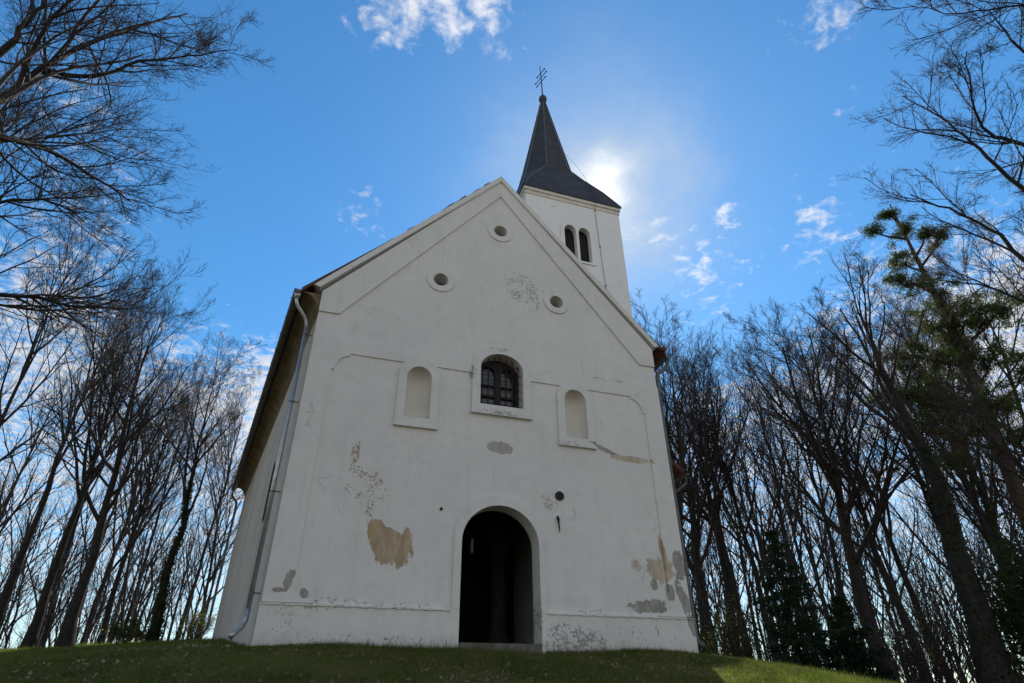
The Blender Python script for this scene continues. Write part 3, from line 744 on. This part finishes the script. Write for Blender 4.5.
LT = [ # proto, x, y, H, rot, fat, ivy, label
 (0, -13.26, 15.1, 15.8, .3, 1.25, 0, 'bare tree with long slanting-looking trunk, third big trunk left of the church'),
 (1, -11.63, 13.49, 16.2, 2.1, 1.35, 0, 'big bare tree with broad fan crown rising highest left of the church'),
 (1, -12.02, 19.59, 15.5, 4.0, .9, 0, 'slim bare tree in the gap between the fan-crowned tree and the ivied one'),
 (3, -9.28, 15.04, 13.6, 1.0, 1.5, 3600, 'thick dark ivy-clad tree nearest the left wall of the church'),
 (4, -9.73, 24.09, 16.8, 5.2, 1.2, 0, 'thin bare tree just behind the ivy-clad trunk by the church'),
 (5, -9.19, 28.19, 17.2, .8, 1.0, 0, 'bare tree seen closest to the rear downpipe of the church'),
 (4, -12.52, 25.62, 19.4, 2.8, 1.0, 0, 'thin far trunk left of the ivy-clad tree'),
 (2, -15.05, 22.92, 19.8, 3.6, 1.0, 0, 'slim far bare tree between the two large left trunks'),
 (5, -14.6, 9.4, 17.0, 1.7, .9, 0, 'tall near bare tree at the left edge with high spreading crown'),
 (3, -15.93, 18.42, 20.5, 2.4, 1.0, 0, 'bare tree behind the left-edge tree, tangled middle crown'),
 (1, -15.03, 29.14, 21.5, 4.4, .9, 0, 'far bare tree behind the fan-crowned tree on the left')]
RT_ = [
 (0, 19.9, 18.3, 27.5, 1.2, 1.15, 0, 'straight dark bare tree second from the right wall of the church'),
 (2, 20.2, 17.8, 26.0, .2, 1.25, 0, 'straight bare tree with forked limbs left of the small spruce'),
 (1, 16.4, 5.37, 19.8, 3.3, 1.3, 0, 'large bare tree with wide fan crown in the middle of the right wood'),
 (4, 21.23, 14.65, 25.0, 5.0, 1.0, 0, 'slender far bare tree directly behind the small spruce'),
 (6, 12.9, -1.1, 15.5, 2.2, 1.2, 1600, 'massive dark leaning-looking trunk rising from the lower right corner'),
 (5, 18.7, 5.78, 20.0, 4.1, 1.2, 0, 'bare tree just right of the wide fan-crowned one'),
 (2, 22.45, 7.5, 21.4, 2.6, 1.1, 0, 'slim bare tree behind the massive dark trunk'),
 (0, 18.15, 1.53, 18.2, 5.9, 1.1, 1200, 'ivied bare tree standing between the massive trunk and the pine'),
 (1, 17.6, 17.55, 26.5, 2.0, 1.15, 500, 'bare tree hard beside the right corner of the church'),
 (4, 21.49, 11.63, 23.5, 1.4, 1.0, 0, 'thin far trunk right of the small spruce'),
 (5, 22.9, 18.51, 27.5, .5, 1.0, 0, 'tall far tree between the two straight trunks near the church'),
 (4, 13.6, -3.4, 10.5, 3.9, 1.5, 2600, 'ivied tree at the lower right edge'),
 (3, 16.82, 18.09, 27.5, 4.9, 1.0, 0, 'far bare tree whose top shows beside the right eaves'),
 (2, 22.77, 5.4, 21.5, .9, 1.0, 0, 'slim far bare tree left of the pine trunk'),
 (0, 26.08, 5.85, 24.0, 2.9, 1.0, 0, 'far bare tree behind the pine'),
 (5, 22.13, .73, 22.5, 1.9, 1.0, 0, 'bare tree at the right edge behind the pine crown')]
for i, (pi, x, y, H, ro, ft, iv, lb) in enumerate(LT): bare_tree(pi, x, y, H, ro, lb, GL, ft, iv, .55, i)
for i, (pi, x, y, H, ro, ft, iv, lb) in enumerate(RT_): bare_tree(pi, x, y, H, ro, lb, GR, ft, iv, .55, 50 + i)

# two near trees with hand-laid limbs reaching into the picture from both sides
def limb_tree(base, top, r0, limbs, label, seed, dens=1.0, ext=1.0):
    r = np.random.default_rng(seed)
    o = empty('bare_tree', (0, 0, 0)); tag(o, label, 'tree', 'near trees overhanging the picture')
    n = 12; t = np.linspace(0, 1, n)[:, None]
    P0 = (np.array(base) * (1 - t) + np.array(top) * t + np.concatenate([r.normal(0, .05, (n, 2)), np.zeros((n, 1))], 1))[None]
    R0 = (r0 * (1 - .9 * t[:, 0]))[None]; R0[0, 0] *= 1.5
    tr = [tubes(P0, R0, 14)]; cr = []
    for pts, ra in limbs:
        pts = np.array(pts, float); k = len(pts); s = np.linspace(0, k - 1, 4 * (k - 1) + 1)
        # Catmull-Rom through the laid points
        Q = np.concatenate([pts[:1] * 2 - pts[1:2], pts, pts[-1:] * 2 - pts[-2:-1]]); i = np.minimum(s.astype(int), k - 2); u = (s - i)[:, None]
        a, b_, c_, d = Q[i], Q[i + 1], Q[i + 2], Q[i + 3]
        P = .5 * (2 * b_ + (c_ - a) * u + (2 * a - 5 * b_ + 4 * c_ - d) * u ** 2 + (3 * b_ - a - 3 * c_ + d) * u ** 3)
        P = P + r.normal(0, .012, P.shape)
        R = ra * .72 * (1 - .82 * np.linspace(0, 1, len(P)))
        P1, R1 = P[None], R[None]; tr.append(tubes(P1, R1, 9))
        P2, R2 = grow(P1, R1, int(19 * dens), .22, .98, (25, 50), (.44 * ext, .30 * ext), 9, .35, .26, .012, r)
        P3, R3 = grow(P2, R2, 8, .12, .98, (25, 52), (.48, .30), 6, .25, .26, .013, r)
        P4, R4 = grow(P3, R3, 6, .15, 1, (25, 50), (.48, .34), 4, .2, .22, .011, r, .12)
        cr += [tubes(P2, np.maximum(R2, .006), 6), tubes(P3, np.maximum(R3, .0035), 4), tubes(P4, np.maximum(R4, .0022), 3)]
        P5, R5 = grow(P4, R4, 3, .3, 1, (25, 50), (.5, .4), 3, .1, .2, .01, r, .07)
        cr.append(tubes(P5, np.maximum(R5, .0018), 3))
    link('trunk', npmesh('trunk', *merge(tr)), M['palebark'], o, True); link('crown', npmesh('crown', *merge(cr)), M['twig'], o)
limb_tree((-10.1, -6.9, -1.3), (-10.1, -6.8, 7.2), .24, [
    ([(-10.1, -6.8, 3.2), (-9.25, -6.88, 4.95), (-9.16, -6.45, 6.2), (-9.24, -6.02, 7.43), (-9.21, -5.53, 8.84), (-9.01, -4.94, 10.46), (-8.6, -4.28, 12.2)], .115),
    ([(-10.1, -6.8, 4.3), (-9.14, -6.92, 6.55), (-9.08, -7.0, 7.05), (-8.98, -7.06, 7.57), (-8.97, -7.29, 8.34)], .08),
    ([(-10.1, -6.8, 4.4), (-9.21, -6.97, 5.17), (-8.94, -6.42, 5.59), (-8.86, -6.01, 5.91), (-8.67, -5.44, 6.29), (-8.39, -4.85, 6.52), (-8.1, -4.28, 6.67)], .09),
    ([(-9.24, -6.02, 7.43), (-8.65, -5.89, 7.72), (-8.28, -5.69, 8.6), (-7.75, -5.44, 9.37), (-7.15, -5.21, 10.24)], .055)],
    'near bare tree whose thick dark limbs fill the upper left corner', 21, .85, .74)
limb_tree((-11.1, -4.7, -.9), (-11.0, -4.6, 7.5), .22, [
    ([(-10.95, -4.65, 3.4), (-10.44, -4.42, 4.14), (-9.44, -3.81, 4.7), (-9.02, -3.38, 4.99), (-8.74, -3.03, 5.13), (-8.1, -2.5, 5.6)], .075),
    ([(-10.95, -4.65, 4.0), (-10.39, -4.99, 4.59), (-9.99, -4.36, 5.94), (-9.56, -3.88, 6.65), (-9.13, -3.43, 6.83)], .07),
    ([(-10.95, -4.6, 6.0), (-10.4, -4.2, 7.4), (-9.9, -3.5, 8.6), (-9.5, -2.8, 9.8)], .06)],
    'near bare tree reaching low twigs in from the left edge', 22, 1.2, 1.15)
limb_tree((4.6, -11.5, -2.2), (4.65, -11.45, 6), .20, [
    ([(4.6, -11.46, 1.6), (4.2, -10.46, 2.44), (4.38, -10.09, 3.4), (4.46, -9.77, 4.33), (4.67, -9.49, 5.17), (4.8, -9.08, 6.0), (4.89, -8.6, 6.81)], .075),
    ([(4.6, -11.46, 2.4), (4.28, -10.71, 3.24), (4.33, -10.24, 5.17), (4.44, -9.99, 6.29), (4.57, -9.77, 7.17), (4.7, -9.34, 8.49)], .062),
    ([(4.6, -11.46, 3.2), (4.38, -11.02, 4.23), (4.51, -10.45, 5.91), (4.51, -10.17, 6.45), (4.44, -10.27, 7.1), (4.43, -10.53, 7.99)], .06),
    ([(4.6, -11.46, 4.2), (4.47, -11.37, 5.3), (4.22, -11.22, 6.41), (4.09, -11.12, 7.19), (3.91, -11.19, 7.71)], .05),
    ([(4.6, -11.46, 1.8), (4.76, -10.26, 2.66), (5.01, -9.28, 4.09), (5.29, -8.72, 4.85), (5.35, -8.18, 5.33)], .05),
    ([(4.6, -11.46, 4.6), (3.21, -12.18, 5.46), (3.01, -11.72, 6.42), (2.87, -11.23, 6.98), (2.74, -10.84, 7.83)], .03)],
    'near bare tree spreading fine branches in from the upper right edge', 23, .58, .52)

# pine with a crooked trunk and tufted clumps
r = np.random.default_rng(31)
pine = empty('pine_tree', (0, 0, 0)); tag(pine, 'tall evergreen pine with sparse tufted crown at right', 'tree')
pz = [(16.3, -1.16, -1.7), (16.42, -1.35, 4.12), (16.5, -1.5, 7.5), (16.56, -1.6, 10.11), (16.56, -1.6, 11.86), (16.53, -1.55, 14.04), (16.51, -1.5, 16.75)]
bm = bmesh.new(); tube(bm, pz, [.30, .22, .20, .17, .12, .07, .03], 12)
clumps = [((16.45, -1.4, 16.3), .3), ((16.0, -.7, 15.8), .28), ((16.52, -1.53, 15.3), .42), ((17.0, -2.41, 14.4), .4), ((16.85, -2.1, 14.8), .3), ((16.26, -1.08, 13.98), .5), ((16.33, -1.2, 12.9), .5),
          ((16.1, -.8, 13.3), .35), ((16.72, -1.88, 11.7), .95), ((16.79, -2.01, 10.75), .95), ((16.32, -1.19, 10.9), .75), ((17.06, -2.52, 10.6), .8), ((17.4, -3.1, 10.9), .45), ((15.77, -.31, 10.1), .6),
          ((16.03, -.72, 9.9), .75), ((16.54, -1.56, 9.7), .9), ((16.0, -.6, 9.0), .8), ((16.9, -2.2, 9.1), .8), ((16.3, -1.1, 7.0), .7), ((15.32, .35, 8.6), .6), ((15.95, -.59, 8.12), .75), ((15.46, .15, 7.3), .65), ((16.6, -2.0, 7.6), .8), ((17.3, -2.9, 8.4), .8), ((16.9, -2.4, 6.3), .7), ((15.8, -.5, 5.9), .6)]
pts = []
for c_, s in clumps:
    c_ = np.array(c_); zb = max(c_[2] - .6 - .35 * np.hypot(c_[0] - 16.5, c_[1] + 1.5), 3.5)
    t = np.interp(zb, [q_[2] for q_ in pz], np.arange(len(pz))); i = min(int(t), len(pz) - 2)
    st = Vector(pz[i]).lerp(Vector(pz[i + 1]), t - i); mid = st.lerp(Vector(c_), .55) + Vector((0, 0, -.08))
    tube(bm, [st, mid, Vector(c_)], [.055, .04, .015], 6)
    nsub = int(26 * s ** 1.3) + 5
    sub = c_ + r.normal(0, 1, (nsub, 3)) * np.array([.62, .62, .36]) * s
    for q_ in sub: pts.append(q_ + r.normal(0, .12, (110, 3)) * np.array([1, 1, .6]))
    for q_ in sub[::3]: tube(bm, [Vector(c_).lerp(st, .3), Vector(q_)], [.015, .006], 4)
obj('trunk', bm, M['pinebark'], pine, True)
C = np.concatenate(pts); V_, F_ = leaves(C, .026, r, 6.5); link('crown', npmesh('crown', V_, [F_]), M['needle'], pine)

# spruces
def spruce(x, y, H, wd, seed, label, name='spruce_tree', n=46):
    r = np.random.default_rng(seed); z0 = float(gz(x, y)) - .1
    o = empty(name, (x, y, z0)); tag(o, label, 'tree', 'young spruces at the wood edge')
    P0, R0 = trunkline(H, .03 + H * .012, 8, .03, r)
    C = []; br = []
    for k in range(n):
        t = (k + .5) / n; z = H * (.04 + .95 * min(1, max(0, t + r.normal(0, .02)))); Lb = wd * (1 - t) ** .85 * r.uniform(.65, 1.15) + .08; az = k * 2.399 + r.normal(0, .3)
        s = np.linspace(0, 1, 7); rr_ = s * Lb; zz = z - .30 * Lb * s + .22 * Lb * s ** 3
        P = np.stack([rr_ * math.cos(az), rr_ * math.sin(az), zz], 1); br.append((P[None], np.linspace(.02, .004, 7)[None]))
        m_ = int(420 * Lb / wd) + 50; q_ = r.random(m_) ** .8 * 6; i = np.minimum(q_.astype(int), 5); f = (q_ - i)[:, None]
        base = P[i] * (1 - f) + P[i + 1] * f; side = np.array([-math.sin(az), math.cos(az), 0])
        wv = (1 - q_ / 7.5) * Lb * .32
        C.append(base + side * (r.normal(0, 1, m_) * wv * .6)[:, None] + np.stack([0 * q_, 0 * q_, -np.abs(r.normal(0, .13, m_)) - .01], 1))
    link('trunk', npmesh('trunk', *merge([tubes(P0, R0, 8)] + [tubes(a, b_, 4) for a, b_ in br])), M['bark'], o)
    C = np.concatenate(C); V_, F_ = leaves(C, .042, r, 3.6); link('crown', npmesh('crown', V_, [F_]), M['spruce'], o)
spruce(10.4, 2.8, 4.7, 1.95, 41, 'dark young spruce with drooping branches at the edge of the right wood', n=54)
spruce(11.9, 2.3, 2.9, 1.5, 42, 'shorter dark spruce half hidden right of the drooping one', n=40)

def bush(name, x, y, H, wd, seed, label, stems, leafn, lsize, lm, cat='shrub', zoff=0):
    r = np.random.default_rng(seed); o = empty(name, (x, y, float(gz(x, y)) - .05)); tag(o, label, cat)
    P0 = []
    a = r.random(stems) * 6.28; rr_ = r.random(stems) ** .5 * wd; s = np.linspace(0, 1, 6)[None, :, None]
    tip = np.stack([np.cos(a) * rr_, np.sin(a) * rr_, H * (1 - .45 * (rr_ / wd) ** 2) * r.uniform(.6, 1.05, stems)], 1)[:, None]
    base = tip * np.array([.25, .25, 0]); P0 = base * (1 - s) + tip * s + np.array([[[0, 0, .12]]]) * np.sin(s * 3.14) + r.normal(0, .02, (stems, 6, 3)) * s
    R0 = np.linspace(.018, .006, 6)[None] * np.ones((stems, 1))
    P1, R1 = grow(P0, R0, 7, .25, 1, (25, 60), (.4, .25), 4, .3, .25, .012, r)
    P2, R2 = grow(P1, R1, 5, .2, 1, (25, 60), (.5, .3), 3, .2, .25, .012, r, .1)
    link('stems', npmesh('stems', *merge([tubes(P0, R0, 5), tubes(P1, np.maximum(R1, .004), 4), tubes(P2, np.maximum(R2, .003), 3)])), M['twig'], o)
    if leafn:
        q_ = P2.reshape(-1, 3); C = q_[r.integers(0, len(q_), leafn)] + r.normal(0, .06, (leafn, 3)); V_, F_ = leaves(C, lsize, r, 1.5)
        link('foliage', npmesh('foliage', V_, [F_]), lm, o)
bush('holly_bush', -14.6, 11.6, 2.3, 1.1, 51, 'dark evergreen bush at the foot of the left-edge trees', 40, 9000, .075, M['ivy'])
bush('shrub', -9.9, 13.2, .9, .55, 52, 'small leafy shrub low between the left trunks', 16, 900, .06, M['budleaf'])
bush('shrub', -8.35, 19.2, 2.0, .8, 53, 'yellowish twiggy shrub beside the rear corner of the church', 30, 1800, .035, M['budleaf'])
bush('shrub', 9.2, 4.4, 2.4, .95, 54, 'pale sunlit twiggy shrub between the church and the spruce', 34, 1500, .045, M['budleaf'])
bush('ivy_bush', 14.6, -2.1, 4.8, 1.3, 55, 'tall glossy-leaved evergreen bush at the lower right edge', 46, 9000, .085, M['ivy'])
bush('shrub', 12.6, 0.6, 2.6, 1.3, 56, 'low tangled bare shrub right of the spruces', 40, 700, .04, M['budleaf'])

# far woods: one mass on each flank
def woods(name, label, spots, seed):
    r = np.random.default_rng(seed); lib = []
    for k in range(5):
        tr, cr, _ = bare(20, .22, 200 + seed + k, 13, .35, (20, 44), False, .55, dens=.9)
        Vt = np.concatenate([tr[0], cr[0]]); Ft = np.concatenate([tr[1][0], cr[1][0] + len(tr[0])]); lib.append((Vt, Ft))
    parts = []
    for x, y, H in spots:
        V_, F_ = lib[r.integers(5)]; a = r.random() * 6.28; s = H / 20
        R_ = np.array([[math.cos(a), -math.sin(a), 0], [math.sin(a), math.cos(a), 0], [0, 0, 1]])
        parts.append((V_ @ R_.T * np.array([s * .9, s * .9, s]) + np.array([x, y, float(gz(x, y)) - .2]), F_))
    o = link(name, npmesh(name, *merge(parts)), M['twig']); tag(o, label, 'woodland', kind='stuff')
def polar(n, az0, az1, d0, d1, h0, h1, seed):
    r = np.random.default_rng(seed); az = np.radians(az0 + (az1 - az0) * (np.arange(n) + r.random(n)) / n); d = r.uniform(d0, d1, n)
    return [(-4.27 + d_ * math.sin(a), -13.5 + d_ * math.cos(a), r.uniform(h0, h1)) for a, d_ in zip(az, d)]
woods('bare_woodland', 'mass of leafless trees far behind the left trunks', polar(34, -36, -6, 44, 75, 15, 21, 61), 61)
woods('bare_woodland', 'mass of leafless trees far behind the right trunks', polar(64, 29, 68, 42, 80, 18, 26, 62), 62)
def thicket(name, label, spots, seed):
    r = np.random.default_rng(seed); parts = []
    N = len(spots); S_ = np.array(spots); H = S_[:, 2]
    s = np.linspace(0, 1, 7)
    P0 = np.zeros((N, 7, 3)); P0[:, :, 2] = H[:, None] * s; P0[:, :, :2] = S_[:, None, :2] + np.cumsum(r.normal(0, .09, (N, 7, 2)), 1) * H[:, None, None] * .25
    P0[:, :, 2] += gz(S_[:, 0], S_[:, 1])[:, None] - .1
    R0 = (.0085 * H + .012)[:, None] * np.linspace(1, .25, 7)[None]
    P1, R1 = grow(P0, R0, 9, .2, .98, (25, 55), (.42, .2), 5, .5, .25, .012, r); P2, R2 = grow(P1, R1, 6, .2, .98, (25, 50), (.5, .3), 3, .4, .2, .012, r)
    o = link(name, npmesh(name, *merge([tubes(P0, R0, 5), tubes(P1, np.maximum(R1, .006), 4), tubes(P2, np.maximum(R2, .005), 3)])), M['twig']); tag(o, label, 'undergrowth', kind='stuff')
thicket('undergrowth', 'thin bare saplings and brush under the left trees', polar(130, -34, -8, 32, 56, 2, 8, 71), 71)
thicket('undergrowth', 'thin bare saplings and brush under the right trees', polar(290, 33, 66, 32, 58, 2, 8, 72), 72)

# ------------------------------------------------------------------ grass and fallen leaves
r = np.random.default_rng(81)
def scatter(n, x0, x1, y0, y1): return r.uniform(x0, x1, n), r.uniform(y0, y1, n)
xs, ys = [], []
for n, a in ((120000, (-12, 9, -5.5, -.02)), (60000, (-17, -5, -.5, 19)), (60000, (4.95, 16, -1, 6)), (14000, (-5.2, 5.2, -.35, -.06))):
    x, y = scatter(n, *a); xs.append(x); ys.append(y)
    x, y = scatter(n // 45, *a); q_ = r.integers(0, len(x), n); xs.append(x[q_] + r.normal(0, .07, n)); ys.append(y[q_] + r.normal(0, .07, n))
x = np.concatenate(xs); y = np.concatenate(ys)
keep = ~((y > -.07) & (x > -4.95 - .1406 * np.maximum(y, 0)) & (x < 4.93)) & ~((x > -.9) & (x < 1.05) & (y > -.3))
keep &= ~((x > 4.9) & (x < 7.6) & (y > 4.2))
x = x[keep]; y = y[keep]; z = gz(x, y) + .05 * np.sin(x * 1.3 + y * .7) * np.sin(y * 1.1 - x * .4) - .01
n = len(x); patch = .5 + .5 * np.sin(x * .9 + 1.3 * np.sin(y * .8)) * np.sin(y * 1.2 + x * .35)
h = r.gamma(3, .016, n) * (.6 + .9 * patch) + .015; az = r.random(n) * 6.28; wv = r.uniform(.004, .009, n); ln = r.normal(0, .5, (n, 2)) * h[:, None]
B = np.stack([x, y, z], 1); D_ = np.stack([np.cos(az) * wv, np.sin(az) * wv, 0 * az], 1); T_ = B + np.concatenate([ln, h[:, None]], 1)
V_ = np.stack([B - D_, B + D_, T_], 1).reshape(-1, 3)
tag(link('grass', npmesh('grass', V_, [np.arange(3 * n).reshape(n, 3)]), M['grass']), 'short rough grass covering the mound', 'grass', kind='stuff')
x, y = scatter(9000, -13, 10, -5.5, 1.0); keep = ~((y > -.1) & (x > -5.1) & (x < 4.95)); x, y = x[keep], y[keep]
C = np.stack([x, y, gz(x, y) + .05 * np.sin(x * 1.3 + y * .7) * np.sin(y * 1.1 - x * .4) + r.uniform(.01, .04, len(x))], 1)
V_, F_ = leaves(C, .05, r, 1.5, np.tile(np.array([[0, 0, 1.]]), (len(C), 1)))
tag(link('fallen_leaves', npmesh('fallen_leaves', V_, [F_]), M['litter']), 'dry brown leaves lying in the grass', 'leaves', kind='stuff')
